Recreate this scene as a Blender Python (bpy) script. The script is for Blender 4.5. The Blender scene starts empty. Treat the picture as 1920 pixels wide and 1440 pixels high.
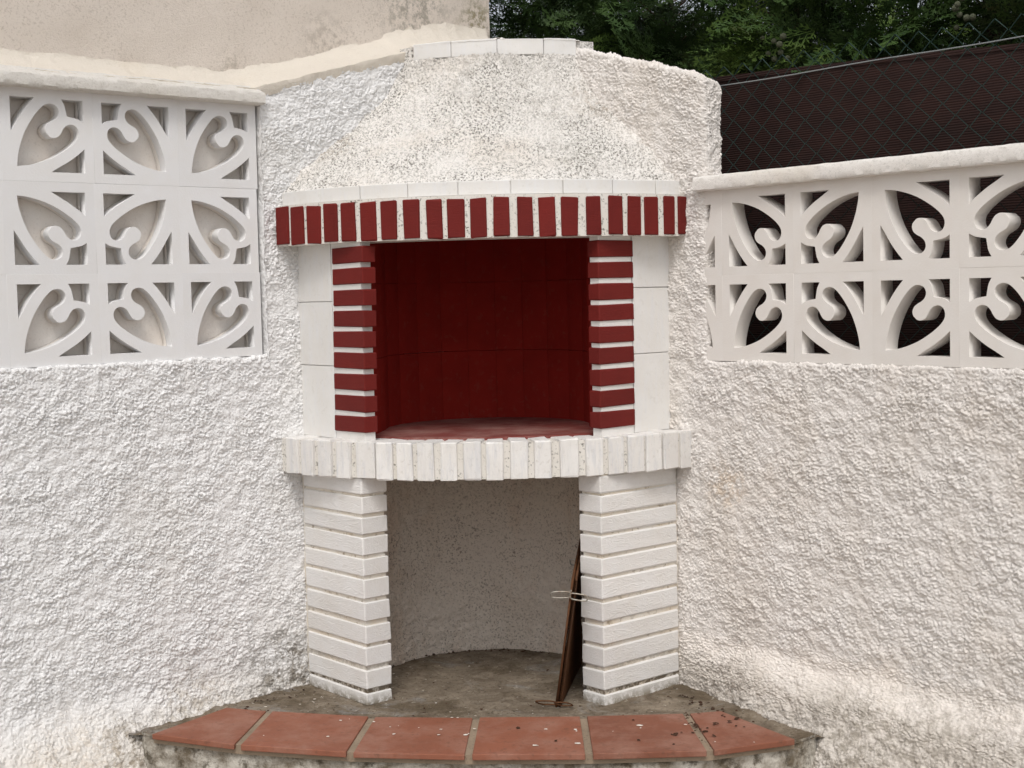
import bpy, bmesh, math, random
import numpy as np
from mathutils import Matrix, Vector

random.seed(7); rng = np.random.default_rng(7)
S = bpy.context.scene
COL = S.collection
R = math.radians

# ------------------------------------------------------------------ camera
cam_d = bpy.data.cameras.new('camera'); cam = bpy.data.objects.new('camera', cam_d); COL.objects.link(cam)
cam_d.sensor_width = 36.0; cam_d.lens = 49.875; cam_d.clip_start = 0.05; cam_d.clip_end = 2000
cam.matrix_world = (Matrix.Translation((0, 0, 1.49)) @ Matrix.Rotation(math.pi/2 - R(3.614), 4, 'X')
                    @ Matrix.Rotation(-0.0235, 4, 'Z'))
S.camera = cam
S.render.resolution_x = 1024; S.render.resolution_y = 768

# ------------------------------------------------------------------ sky, sun, exposure
SUN_EL, SUN_AZ = R(54), R(182)          # azimuth clockwise from +Y: behind the camera, to the right
wd = bpy.data.worlds.new('World'); S.world = wd; wd.use_nodes = True
wn = wd.node_tree.nodes; wl = wd.node_tree.links; wn.clear()
wo = wn.new('ShaderNodeOutputWorld'); wb = wn.new('ShaderNodeBackground'); sky = wn.new('ShaderNodeTexSky')
hs = wn.new('ShaderNodeHueSaturation')
sky.sky_type = 'NISHITA'; sky.sun_disc = False; sky.sun_elevation = SUN_EL; sky.sun_rotation = SUN_AZ
sky.air_density = 1.0; sky.dust_density = 4.0; sky.ozone_density = 1.0
hs.inputs['Saturation'].default_value = 0.30          # overcast: nearly white cloud light
wb.inputs['Strength'].default_value = 0.135
wl.new(sky.outputs[0], hs.inputs['Color']); wl.new(hs.outputs[0], wb.inputs['Color']); wl.new(wb.outputs[0], wo.inputs[0])
sd = bpy.data.lights.new('sun', 'SUN'); sd.energy = 0.95; sd.angle = R(16); sd.color = (1.0, 0.965, 0.92)
sun = bpy.data.objects.new('sun', sd); COL.objects.link(sun)
sdir = Vector((math.sin(SUN_AZ)*math.cos(SUN_EL), math.cos(SUN_AZ)*math.cos(SUN_EL), math.sin(SUN_EL)))
sun.rotation_euler = sdir.to_track_quat('Z', 'Y').to_euler()
S.view_settings.view_transform = 'Standard'; S.view_settings.look = 'None'
S.view_settings.exposure = 0.15; S.view_settings.gamma = 1.0
S.render.engine = 'CYCLES'

# ------------------------------------------------------------------ frame of the corner
# C is the corner where the two garden walls meet; p runs right, q runs out of the corner
C2 = np.array([-0.0467, 5.2937]); DS = np.array([0.99705, -0.07672]); DM = np.array([-0.07672, -0.99705])
AL = (DM - DS)/math.sqrt(2)      # along the left wall, away from the corner  (= normal of the right wall)
BR = (DM + DS)/math.sqrt(2)      # along the right wall, away from the corner (= normal of the left wall)
ROT = math.atan2(DS[1], DS[0])
def V3(w, z): return Vector((float(w[0]), float(w[1]), float(z)))
def PQ(p, q, z): return V3(C2 + DS*p + DM*q, z)
def WL(t, o, z): return V3(C2 + AL*t + BR*o, z)
def WR(t, o, z): return V3(C2 + BR*t + AL*o, z)
def ARC(deg, r, z, cp=0.0, cq=0.0): return PQ(cp + r*math.sin(R(deg)), cq + r*math.cos(R(deg)), z)

# ------------------------------------------------------------------ object helpers
WM = {}
def link(o, parent=None, mw=None):
    COL.objects.link(o)
    mw = mw if mw is not None else Matrix.Identity(4)
    WM[o] = mw
    if parent is not None:
        o.parent = parent
        o.matrix_basis = WM[parent].inverted() @ mw
    else:
        o.matrix_basis = mw
    return o
def tag(o, label=None, cat=None, group=None, kind=None):
    if label: o['label'] = label
    if cat: o['category'] = cat
    if group: o['group'] = group
    if kind: o['kind'] = kind
    return o
def thing(name, loc, label, cat, group=None):
    e = bpy.data.objects.new(name, None); e.empty_display_size = 0.1
    link(e, None, Matrix.Translation(loc)); return tag(e, label, cat, group)
def mobj(name, me, mat, parent=None, mw=None):
    if mat is not None and (len(me.materials) == 0): me.materials.append(mat)
    return link(bpy.data.objects.new(name, me), parent, mw)
def np_mesh(name, co, quads=None, tris=None, smooth=True):
    me = bpy.data.meshes.new(name)
    co = np.ascontiguousarray(co, dtype=np.float32).reshape(-1, 3)
    me.vertices.add(len(co)); me.vertices.foreach_set('co', co.ravel())
    f = []; nq = 0 if quads is None else len(quads); nt = 0 if tris is None else len(tris)
    idx = []
    if nq: idx.append(np.asarray(quads, dtype=np.int32).ravel())
    if nt: idx.append(np.asarray(tris, dtype=np.int32).ravel())
    idx = np.concatenate(idx)
    me.loops.add(len(idx)); me.loops.foreach_set('vertex_index', idx)
    st = np.concatenate([np.arange(nq)*4, nq*4 + np.arange(nt)*3]).astype(np.int32)
    me.polygons.add(nq+nt); me.polygons.foreach_set('loop_start', st)
    me.polygons.foreach_set('use_smooth', np.full(nq+nt, smooth))
    me.update(calc_edges=True); me.validate()
    return me
def grid_quads(nu, nv, off=0):
    i = np.arange(nu-1)[:, None]*nv + np.arange(nv-1)[None, :]
    return (np.stack([i, i+nv, i+nv+1, i+1], -1).reshape(-1, 4) + off)
def grid_mesh(name, P, flip=False, extra=None, mask=None):
    nu, nv = P.shape[:2]; q = grid_quads(nu, nv)
    if mask is not None: q = q[mask[:-1, :-1].ravel()]
    if flip: q = q[:, ::-1]
    co = P.reshape(-1, 3)
    if extra is not None:
        ev, eq = extra; q = np.concatenate([q, np.asarray(eq) + len(co)]); co = np.concatenate([co, np.asarray(ev)])
    return np_mesh(name, co, quads=q)
def poly_prism(name, pts_lo, pts_hi, bevel=0.0):
    """closed prism between two equal rings of 3-d points (lo ring seen from below is clockwise)"""
    bm = bmesh.new(); n = len(pts_lo)
    a = [bm.verts.new(p) for p in pts_lo]; b = [bm.verts.new(p) for p in pts_hi]
    bm.faces.new(a[::-1]); bm.faces.new(b)
    for i in range(n): bm.faces.new((a[i], a[(i+1) % n], b[(i+1) % n], b[i]))
    bmesh.ops.recalc_face_normals(bm, faces=bm.faces)
    if bevel: bmesh.ops.bevel(bm, geom=list(bm.edges), offset=bevel, segments=2, profile=.5, affect='EDGES', clamp_overlap=True)
    me = bpy.data.meshes.new(name); bm.to_mesh(me); bm.free(); return me
def box_verts(f, t0, t1, o0, o1, z0, z1):
    v = [f(t, o, z) for z in (z0, z1) for (t, o) in ((t0, o0), (t1, o0), (t1, o1), (t0, o1))]
    q = [(0, 3, 2, 1), (4, 5, 6, 7), (0, 1, 5, 4), (1, 2, 6, 5), (2, 3, 7, 6), (3, 0, 4, 7)]
    return [tuple(x) for x in v], q
def arc_block(name, d0, d1, r0, r1, z0, z1, n=None, cp=0.0, bevel=0.0, jit=0.0, cq=0.0):
    n = n or max(1, int(abs(d1-d0)/3)); bm = bmesh.new(); rings = []
    for i in range(n+1):
        d = d0 + (d1-d0)*i/n
        rings.append([bm.verts.new(ARC(d, r, z, cp, cq)) for r, z in ((r0, z0), (r1, z0), (r1, z1), (r0, z1))])
    for i in range(n):
        for k in range(4): bm.faces.new((rings[i][k], rings[i][(k+1) % 4], rings[i+1][(k+1) % 4], rings[i+1][k]))
    bm.faces.new(rings[0][::-1]); bm.faces.new(rings[-1])
    bmesh.ops.recalc_face_normals(bm, faces=bm.faces)
    if bevel:
        es = [e for e in bm.edges if len(e.link_faces) == 2 and e.calc_face_angle() > .6]
        bmesh.ops.bevel(bm, geom=es, offset=bevel, segments=1, profile=.5, affect='EDGES')
    if jit:
        for v in bm.verts: v.co += Vector((random.uniform(-jit, jit), random.uniform(-jit, jit), random.uniform(-jit, jit)))
    me = bpy.data.meshes.new(name); bm.to_mesh(me); bm.free(); return me
def tube_mesh(name, paths, r, n=6):
    """paths: list of (points, closed)"""
    co = []; qs = []
    for pts, closed in paths:
        pts = [Vector(p) for p in pts]; m = len(pts); base = len(co)
        up = None
        for i in range(m):
            a = pts[(i-1) % m] if (closed or i > 0) else pts[i]; b = pts[(i+1) % m] if (closed or i < m-1) else pts[i]
            d = (b-a).normalized()
            if up is None: up = d.orthogonal().normalized()
            up = (up - d*up.dot(d)); up = up.normalized() if up.length > 1e-6 else d.orthogonal().normalized()
            w = d.cross(up)
            for k in range(n):
                an = 2*math.pi*k/n; co.append(pts[i] + up*(r*math.cos(an)) + w*(r*math.sin(an)))
        for i in range(m if closed else m-1):
            j = (i+1) % m
            for k in range(n): qs.append((base+i*n+k, base+i*n+(k+1) % n, base+j*n+(k+1) % n, base+j*n+k))
    return np_mesh(name, np.array([tuple(c) for c in co]), quads=np.array(qs))

# ------------------------------------------------------------------ noise for real relief
_perm = rng.permutation(512); _perm = np.concatenate([_perm, _perm, _perm])
_ga = rng.uniform(0, 2*math.pi, 512); _gx, _gy = np.cos(_ga), np.sin(_ga)
def pn(x, y, seed=0):
    xi = np.floor(x).astype(int); yi = np.floor(y).astype(int); xf = x-xi; yf = y-yi
    u = xf*xf*xf*(xf*(xf*6-15)+10); v = yf*yf*yf*(yf*(yf*6-15)+10)
    def g(ix, iy, fx, fy):
        h = _perm[(_perm[(ix + seed*57) & 511] + iy) & 511]; return _gx[h]*fx + _gy[h]*fy
    a = g(xi, yi, xf, yf); b = g(xi+1, yi, xf-1, yf); c = g(xi, yi+1, xf, yf-1); d = g(xi+1, yi+1, xf-1, yf-1)
    return 1.5*((a*(1-u)+b*u)*(1-v) + (c*(1-u)+d*u)*v)
def sstep(x, a, b): y = np.clip((x-a)/(b-a), 0, 1); return y*y*(3-2*y)
def blobs(x, y, seed):
    """rounded pellets of unequal height thrown on a jittered lattice"""
    xi = np.floor(x).astype(int); yi = np.floor(y).astype(int); best = np.zeros_like(x)
    for dx in (-1, 0, 1):
        for dy in (-1, 0, 1):
            h = _perm[(_perm[(xi + dx + seed*57) & 511] + yi + dy) & 511]
            px = xi + dx + .15 + .7*_rx[h]; py = yi + dy + .15 + .7*_ry[h]; r = .55 + .45*_rr[h]
            d = ((x-px)**2 + (y-py)**2)/(r*r)
            best = np.maximum(best, np.sqrt(np.clip(1-d, 0, 1))*(.35+.65*_rh[h]))
    return best
_rx, _ry, _rr, _rh = rng.random(512), rng.random(512), rng.random(512), rng.random(512)
def stucco(U, V, seed=1, amp=1.0, size=1.0, ang=0.35, stretch=1.22):
    ca, sa = math.cos(ang), math.sin(ang)
    x = (U*ca + V*sa)/stretch/size; y = (-U*sa + V*ca)/size
    w1 = pn(x/.011, y/.011, seed+1); w2 = pn(x/.011+31, y/.011, seed+2)
    x = x + .0030*w1; y = y + .0030*w2
    big = sstep(pn(U/.06+3, V/.06, seed+11), -.25, .3)
    b1 = blobs(x/.0080, y/.0080, seed+3)*big + blobs(x/.0058, y/.0058, seed+12)*(1-big)*.85; b2 = blobs(x/.0042, y/.0042, seed+4)
    n1 = pn(x/.0068, y/.0068, seed+9); lo = pn(U/.032, V/.032, seed+5); vlo = pn(U/.35, V/.35, seed+6)
    mod = 1 + .55*pn(U/.11+9, V/.11, seed+10)
    return amp*((.0074*b1 + .0034*b2 + .0024*n1)*mod + .0042*lo + .002*vlo - .008)

# ------------------------------------------------------------------ materials
def new_mat(name):
    m = bpy.data.materials.new(name); m.use_nodes = True
    nt = m.node_tree; nt.nodes.clear()
    o = nt.nodes.new('ShaderNodeOutputMaterial'); b = nt.nodes.new('ShaderNodeBsdfPrincipled')
    nt.links.new(b.outputs[0], o.inputs[0]); b.inputs['Specular IOR Level'].default_value = 0.25
    return m, nt, b
class NB:
    def __init__(s, nt, rand=False):
        s.nt = nt; tc = nt.nodes.new('ShaderNodeTexCoord'); s.co = tc.outputs['Object']
        if rand:
            oi = nt.nodes.new('ShaderNodeObjectInfo'); s.rand = oi.outputs['Random']
            mu = nt.nodes.new('ShaderNodeMath'); mu.operation = 'MULTIPLY'; mu.inputs[1].default_value = 37.0
            nt.links.new(oi.outputs['Random'], mu.inputs[0])
            va = nt.nodes.new('ShaderNodeVectorMath'); va.operation = 'ADD'
            nt.links.new(s.co, va.inputs[0]); nt.links.new(mu.outputs[0], va.inputs[1]); s.co = va.outputs[0]
    def map(s, scale=(1, 1, 1), rot=(0, 0, 0)):
        n = s.nt.nodes.new('ShaderNodeMapping'); n.inputs['Scale'].default_value = scale; n.inputs['Rotation'].default_value = rot
        s.nt.links.new(s.co, n.inputs['Vector']); return n.outputs[0]
    def noise(s, scale, detail=3, rough=.55, vec=None, dist=0.0):
        n = s.nt.nodes.new('ShaderNodeTexNoise'); n.inputs['Scale'].default_value = scale; n.inputs['Detail'].default_value = detail
        n.inputs['Roughness'].default_value = rough; n.inputs['Distortion'].default_value = dist
        s.nt.links.new(vec if vec is not None else s.co, n.inputs['Vector']); return n.outputs['Fac']
    def ramp(s, fac, stops):
        n = s.nt.nodes.new('ShaderNodeValToRGB'); e = n.color_ramp.elements
        while len(e) < len(stops): e.new(.5)
        for i, (p, c) in enumerate(stops):
            e[i].position = p; e[i].color = (c, c, c, 1) if isinstance(c, (int, float)) else (*c, 1)
        s.nt.links.new(fac, n.inputs[0]); return n.outputs[0]
    def mix(s, fac, a, b):
        n = s.nt.nodes.new('ShaderNodeMix'); n.data_type = 'RGBA'
        for i, v in ((6, a), (7, b)):
            if isinstance(v, tuple): n.inputs[i].default_value = (*v, 1)
            else: s.nt.links.new(v, n.inputs[i])
        if isinstance(fac, (int, float)): n.inputs[0].default_value = fac
        else: s.nt.links.new(fac, n.inputs[0])
        return n.outputs[2]
    def math(s, op, a, b=None):
        n = s.nt.nodes.new('ShaderNodeMath'); n.operation = op
        for i, v in ((0, a), (1, b)):
            if v is None: continue
            if isinstance(v, (int, float)): n.inputs[i].default_value = v
            else: s.nt.links.new(v, n.inputs[i])
        return n.outputs[0]
    def near(s, pt, r0, r1):
        """1 inside r0 of a world point, fading to 0 at r1"""
        g = s.nt.nodes.new('ShaderNodeNewGeometry'); d = s.nt.nodes.new('ShaderNodeVectorMath'); d.operation = 'DISTANCE'
        d.inputs[1].default_value = tuple(pt); s.nt.links.new(g.outputs['Position'], d.inputs[0])
        mr = s.nt.nodes.new('ShaderNodeMapRange'); mr.interpolation_type = 'SMOOTHSTEP'
        mr.inputs[1].default_value = r0; mr.inputs[2].default_value = r1; mr.inputs[3].default_value = 1; mr.inputs[4].default_value = 0
        s.nt.links.new(d.outputs['Value'], mr.inputs[0]); return mr.outputs[0]
    def posz(s):
        g = s.nt.nodes.new('ShaderNodeNewGeometry'); x = s.nt.nodes.new('ShaderNodeSeparateXYZ'); s.nt.links.new(g.outputs['Position'], x.inputs[0]); return x.outputs[2]
    def bump(s, h, strength, dist, prev=None):
        n = s.nt.nodes.new('ShaderNodeBump'); n.inputs['Strength'].default_value = strength; n.inputs['Distance'].default_value = dist
        s.nt.links.new(h, n.inputs['Height'])
        if prev is not None: s.nt.links.new(prev, n.inputs['Normal'])
        return n.outputs[0]

def mat_stucco(name, base, stain, bscale=260, sp=(.53, .63), zones=None, stain_lo=.52, stain_hi=.75, specks=0.0, speck_col=(.16, .15, .12), rough=.92, fine=1.0, near=None, stain2=None):
    m, nt, b = new_mat(name); k = NB(nt)
    big = k.noise(3.2, 4, .6); c = k.mix(k.ramp(big, [(stain_lo, 0.0), (stain_hi, 1.0)]), base, stain)
    if stain2 is not None:
        st = k.noise(1.0, 5, .65, k.map((5, 5, 1.6))); c = k.mix(k.ramp(st, [(.5, 0.0), (.72, .8)]), c, stain2)
    if specks:
        s1 = k.noise(135, 3, .65, dist=.4); s2 = k.noise(5.5, 4, .65)
        f = k.math('MULTIPLY', k.ramp(s1, [(sp[0], 0.0), (sp[1], 1.0)]), k.ramp(s2, [(.34, .25), (.60, 1.0)]))
        c = k.mix(k.math('MULTIPLY', f, specks), c, speck_col)
    for (za, zb, zc_, zd, col, st) in (zones or []):
        zp = k.math('ADD', k.posz(), k.math('MULTIPLY', k.math('SUBTRACT', k.noise(7, 4, .6), .5), .10))
        up = nt.nodes.new('ShaderNodeMapRange'); dn = nt.nodes.new('ShaderNodeMapRange')
        for mr, a_, b_, c_, d_ in ((up, za, zb, 0, 1), (dn, zc_, zd, 1, 0)):
            mr.inputs[1].default_value = a_; mr.inputs[2].default_value = b_; mr.inputs[3].default_value = c_; mr.inputs[4].default_value = d_; nt.links.new(zp, mr.inputs[0])
        c = k.mix(k.math('MULTIPLY', k.math('MULTIPLY', up.outputs[0], dn.outputs[0]), st), c, col)
    for (pt, r0, r1, col, st) in (near or []):
        g = k.math('MULTIPLY', k.near(pt, r0, r1), k.ramp(k.noise(34, 6, .78), [(.46, 0.0), (.58, 1.0)]))
        c = k.mix(k.math('MULTIPLY', g, st), c, col)
    nt.links.new(c, b.inputs['Base Color']); b.inputs['Roughness'].default_value = rough
    nrm = k.bump(k.noise(bscale, 5, .78), min(1.0, .72*fine), .006*230/bscale)
    nt.links.new(nrm, b.inputs['Normal']); return m

def mat_paint(name, base, tint, var=.12, lowdirt=None, rough=.7, groove=0.0, gvec=(10, 90, 90), gstr=.6, specks=0.0, speck_col=(.2, .19, .17), speck_scale=140, rand=True, dusty=None, grey=None):
    m, nt, b = new_mat(name); k = NB(nt, rand)
    c = k.mix(k.ramp(k.noise(9, 4, .6), [(.35, 0.0), (.75, 1.0)]), base, tint)
    if rand:
        hv = nt.nodes.new('ShaderNodeHueSaturation'); nt.links.new(c, hv.inputs['Color'])
        nt.links.new(k.math('ADD', k.math('MULTIPLY', k.rand, var), 1-var*.5), hv.inputs['Value']); c = hv.outputs[0]
    if grey is not None:
        g = k.noise(1.0, 5, .7, k.map((60, 60, 9))); c = k.mix(k.ramp(g, [(.48, 0.0), (.64, .55)]), c, grey)
    if dusty is not None:
        c = k.mix(k.ramp(k.noise(7, 6, .72), [(.44, 0.0), (.70, .7)]), c, dusty)
    if specks:
        s1 = k.noise(speck_scale, 2, .6); s2 = k.noise(22, 3, .6)
        f = k.math('MULTIPLY', k.ramp(s1, [(.56, 0.0), (.66, 1.0)]), k.ramp(s2, [(.36, .1), (.62, 1.0)]))
        c = k.mix(k.math('MULTIPLY', f, specks), c, speck_col)
    if lowdirt is not None:
        z0_, z1_, col_ = lowdirt; mr = nt.nodes.new('ShaderNodeMapRange'); mr.inputs[1].default_value = z0_; mr.inputs[2].default_value = z1_; mr.inputs[3].default_value = 1; mr.inputs[4].default_value = 0
        nt.links.new(k.posz(), mr.inputs[0]); f = k.math('MULTIPLY', mr.outputs[0], k.ramp(k.noise(45, 5, .7), [(.40, 0.0), (.55, 1.0)])); c = k.mix(f, c, col_)
    nt.links.new(c, b.inputs['Base Color']); b.inputs['Roughness'].default_value = rough
    n = k.bump(k.noise(180, 3, .6), .25, .002)
    if groove:
        gv = k.noise(1.0, 2, .5, k.map(gvec), dist=1.3)
        n = k.bump(k.ramp(gv, [(.36, .3), (.43, 1.0), (.46, .55), (.56, .5), (.60, 1.0), (.63, .6)]), gstr, groove, n)
    nt.links.new(n, b.inputs['Normal']); return m

WHITE = (.80, .79, .775)
M = {}
M['stuccoL'] = mat_stucco('white_stucco', (.86, .855, .85), (.79, .775, .75), zones=[(-.2, -.1, .14, .30, (.70, .64, .56), .65)], near=[(WL(.96, .0, .24), .05, .24, (.20, .17, .13), .85), (WL(1.3, .08, .2), .06, .22, (.42, .36, .28), .6), (WL(1.55, .08, .14), .03, .16, (.22, .18, .13), .9), (WL(1.72, .1, .12), .08, .25, (.70, .61, .50), .4)])
M['stuccoR'] = mat_stucco('cream_white_stucco', (.83, .79, .75), (.79, .725, .66), zones=[(.27, .325, .36, .40, (.84, .775, .705), .5), (-.2, -.1, .27, .33, (.60, .545, .475), .6)], stain2=(.73, .675, .615), near=[(WR(1.12, .1, .22), .06, .22, (.25, .21, .17), .75), (WR(1.55, .2, .15), .06, .3, (.24, .21, .17), .7), (WR(2.0, .2, .12), .1, .55, (.36, .32, .27), .7), (WR(1.35, .17, .27), .05, .22, (.42, .37, .31), .6), (WR(1.7, .2, .2), .05, .3, (.38, .34, .28), .65), (WR(1.1, .0, .87), .02, .12, (.68, .55, .42), .7)])
M['hood'] = mat_stucco('weathered_white_stucco', (.82, .79, .75), (.78, .725, .66), specks=1.0, sp=(.49, .59), speck_col=(.19, .18, .155), near=[(ARC(5, .50, 2.26), .05, .34, (.42, .395, .355), .40), (ARC(30, .62, 2.12), .02, .28, (.40, .37, .325), .38), (ARC(-42, .72, 2.0), .02, .14, (.42, .36, .29), .6), (ARC(44, .6, 2.15), .02, .16, (.45, .38, .31), .6), (ARC(24, .80, 1.95), .02, .16, (.40, .38, .33), .45)])
M['niche'] = mat_stucco('grimy_stucco', (.74, .665, .585), (.64, .555, .47), specks=.75, speck_col=(.19, .15, .115), stain2=(.64, .50, .39))
M['backing'] = mat_paint('stained_backing_paint', (.765, .735, .695), (.70, .64, .58), rand=False, rough=.8, specks=.15)
M['block'] = mat_paint('white_block_paint', (.735, .735, .74), (.715, .705, .69), var=.04, rough=.75)
M['blockR'] = mat_paint('cream_block_paint', (.735, .705, .67), (.70, .66, .615), var=.04, rough=.75)
M['cop'] = mat_stucco('cream_mortar', (.82, .755, .66), (.78, .70, .58), fine=1.2, bscale=170, specks=.2, speck_col=(.58, .50, .39))
M['copL'] = mat_stucco('white_coping_mortar', (.75, .72, .67), (.68, .63, .55), fine=1.0, bscale=160, specks=.35, speck_col=(.42, .38, .31))
M['copR'] = mat_stucco('white_mortar', (.79, .76, .72), (.72, .67, .60), fine=.7, specks=.2)
M['house'] = mat_stucco('beige_render', (.81, .73, .65), (.765, .68, .595), bscale=210, fine=2.0, specks=.45, speck_col=(.47, .40, .33), near=[(WL(.24, -.15, 2.54), .03, .24, (.34, .31, .26), .8), (WL(-.06, -.15, 2.52), .02, .14, (.26, .22, .10), .8), (WL(.62, -.15, 2.37), .03, .16, (.42, .36, .30), .6), (WL(1.0, -.15, 2.25), .02, .10, (.45, .39, .32), .6)])
M['red'] = mat_paint('dark_red_brick_paint', (.152, .0125, .0095), (.128, .011, .0085), var=.22, rough=.75, groove=.0022, gvec=(7, 70, 95), gstr=.35)
M['redwall'] = mat_paint('red_firebox_paint', (.25, .0185, .0135), (.205, .0155, .0115), rand=False, rough=.95, specks=.12, speck_col=(.22, .12, .10), speck_scale=45)
M['redwall'].node_tree.nodes['Principled BSDF'].inputs['Specular IOR Level'].default_value = .06
M['redfloor'] = mat_paint('faded_red_floor_paint', (.20, .05, .042), (.165, .04, .034), rand=False, rough=.75, dusty=(.36, .22, .19), specks=.5, speck_col=(.06, .03, .025))
M['wbrick'] = mat_paint('white_painted_brick', (.76, .75, .735), (.72, .695, .66), var=.08, lowdirt=(.195, .225, (.30, .27, .22)), rough=.6, groove=.0030, gvec=(11, 50, 48), gstr=.45, specks=.12, speck_col=(.45, .40, .32), speck_scale=70)
M['sbrick'] = mat_paint('white_worn_brick', (.76, .745, .72), (.71, .685, .65), var=.08, rough=.65, groove=.0016, gvec=(70, 60, 9), gstr=.55, grey=(.585, .59, .61), specks=.25, speck_col=(.40, .37, .31), speck_scale=80)
M['mortar'] = mat_paint('white_speckled_mortar', (.73, .705, .66), (.66, .625, .56), rand=False, rough=.9, specks=1.0, speck_col=(.16, .155, .135), speck_scale=115)
M['mortarw'] = mat_paint('white_smooth_mortar', (.77, .755, .73), (.72, .70, .67), rand=False, rough=.85, specks=.1)
M['mortart'] = mat_paint('stained_mortar', lowdirt=(.22, .36, (.13, .10, .065)), base=(.74, .71, .65), tint=(.64, .55, .43), rand=False, rough=.9, specks=.7, speck_col=(.24, .18, .11), speck_scale=50)
M['panel'] = mat_paint('white_panel_paint', (.75, .74, .72), (.70, .68, .645), var=.05, rough=.6, specks=.16, speck_col=(.45, .42, .37), speck_scale=60, grey=(.72, .72, .725), groove=.0006, gvec=(70, 60, 12), gstr=.3)
M['tile'] = mat_paint('terracotta_tile', (.245, .092, .055), (.21, .08, .049), var=.28, rough=.7, dusty=(.33, .185, .14), specks=.45, speck_col=(.12, .06, .04), speck_scale=70)
M['tileedge'] = mat_paint('grout', (.30, .235, .17), (.22, .17, .12), rand=False, rough=.9, specks=.5, speck_col=(.10, .08, .06))

m, nt, b = new_mat('stained_concrete'); k = NB(nt)
c = k.mix(k.ramp(k.noise(9, 8, .75, dist=.8), [(.36, 0.0), (.62, 1.0)]), (.27, .225, .17), (.135, .105, .075))
c = k.mix(k.ramp(k.noise(3.1, 6, .7, dist=.5), [(.50, 0.0), (.60, .8)]), c, (.095, .07, .042))
c = k.mix(k.ramp(k.noise(4.3, 7, .75, dist=1.2), [(.56, 0.0), (.64, .55)]), c, (.26, .255, .245))
c = k.mix(k.ramp(k.noise(85, 4, .7), [(.56, 0.0), (.64, .8)]), c, (.06, .045, .03))
c = k.mix(k.ramp(k.noise(46, 5, .7), [(.63, 0.0), (.67, .8)]), c, (.50, .46, .40))
nt.links.new(c, b.inputs['Base Color']); b.inputs['Roughness'].default_value = .8
nt.links.new(k.bump(k.noise(55, 6, .75), .9, .006), b.inputs['Normal']); M['concrete'] = m
m, nt, b = new_mat('mouldy_riser'); k = NB(nt)
c = k.mix(k.ramp(k.noise(11, 6, .7), [(.38, 0.0), (.62, 1.0)]), (.17, .14, .10), (.56, .53, .47))
c = k.mix(k.ramp(k.noise(26, 5, .7), [(.52, 0.0), (.64, .85)]), c, (.075, .06, .04))
nt.links.new(c, b.inputs['Base Color']); b.inputs['Roughness'].default_value = .95
nt.links.new(k.bump(k.noise(90, 4, .65), .9, .006), b.inputs['Normal']); M['riser'] = m
m, nt, b = new_mat('terrace_concrete'); k = NB(nt)
c = k.mix(k.ramp(k.noise(2, 5, .6), [(.35, 0.0), (.7, 1.0)]), (.40, .36, .31), (.33, .29, .25))
nt.links.new(c, b.inputs['Base Color']); b.inputs['Roughness'].default_value = .9; M['ground'] = m
m, nt, b = new_mat('rusty_iron'); k = NB(nt)
c = k.mix(k.ramp(k.noise(40, 5, .7), [(.35, 0.0), (.65, 1.0)]), (.085, .038, .018), (.15, .065, .028))
nt.links.new(c, b.inputs['Base Color']); b.inputs['Roughness'].default_value = .75; b.inputs['Metallic'].default_value = .35; M['rust'] = m
m, nt, b = new_mat('dull_galvanised_wire'); k = NB(nt)
c = k.mix(k.ramp(k.noise(60, 4, .7), [(.45, 0.0), (.7, 1.0)]), (.42, .41, .36), (.20, .13, .08))
nt.links.new(c, b.inputs['Base Color']); b.inputs['Roughness'].default_value = .5; b.inputs['Metallic'].default_value = .6; M['wire'] = m
m, nt, b = new_mat('green_coated_wire'); b.inputs['Base Color'].default_value = (.015, .036, .031, 1); b.inputs['Roughness'].default_value = .45; M['green'] = m
m, nt, b = new_mat('grey_tension_wire'); b.inputs['Base Color'].default_value = (.22, .235, .24, 1); b.inputs['Roughness'].default_value = .5; M['tension'] = m
m, nt, b = new_mat('brown_woven_screen'); k = NB(nt)
z = k.posz()
c = k.mix(k.ramp(k.noise(6, 4, .6, k.map((1, 1, 4))), [(.35, 0.0), (.7, 1.0)]), (.036, .0150, .0115), (.021, .0095, .008))
band = k.math('SINE', k.math('MULTIPLY', z, 2*math.pi/.0075)); bandf = k.ramp(k.math('ADD', k.math('MULTIPLY', band, .5), .5), [(.2, 0.0), (.8, 1.0)])
c = k.mix(k.math('MULTIPLY', bandf, .5), c, (.012, .005, .005))
nt.links.new(c, b.inputs['Base Color']); b.inputs['Roughness'].default_value = .7
nt.links.new(k.bump(bandf, .6, .003), b.inputs['Normal']); M['screen'] = m
def mat_leaf(name, c0, c1, c2):
    m, nt, b = new_mat(name); k = NB(nt)
    c = k.mix(k.ramp(k.noise(7, 3, .6), [(.35, 0.0), (.65, 1.0)]), c0, c1)
    c = k.mix(k.ramp(k.noise(3.3, 3, .6), [(.60, 0.0), (.70, .8)]), c, c2)
    nt.links.new(c, b.inputs['Base Color']); b.inputs['Roughness'].default_value = .6
    return m
M['leaf'] = mat_leaf('cypress_foliage', (.021, .046, .012), (.046, .084, .019), (.038, .024, .010))
M['bark'] = mat_stucco('cypress_bark', (.085, .055, .038), (.05, .033, .024), fine=2)
M['twig'] = mat_stucco('dry_twig', (.13, .085, .06), (.09, .055, .04))
M['cone'] = mat_stucco('cypress_cone', (.105, .115, .075), (.085, .07, .048))
M['crumb'] = mat_stucco('dry_leaf_crumb', (.060, .030, .018), (.025, .014, .010))
M['chip'] = mat_stucco('paint_chip', (.75, .71, .64), (.62, .55, .46))

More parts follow.
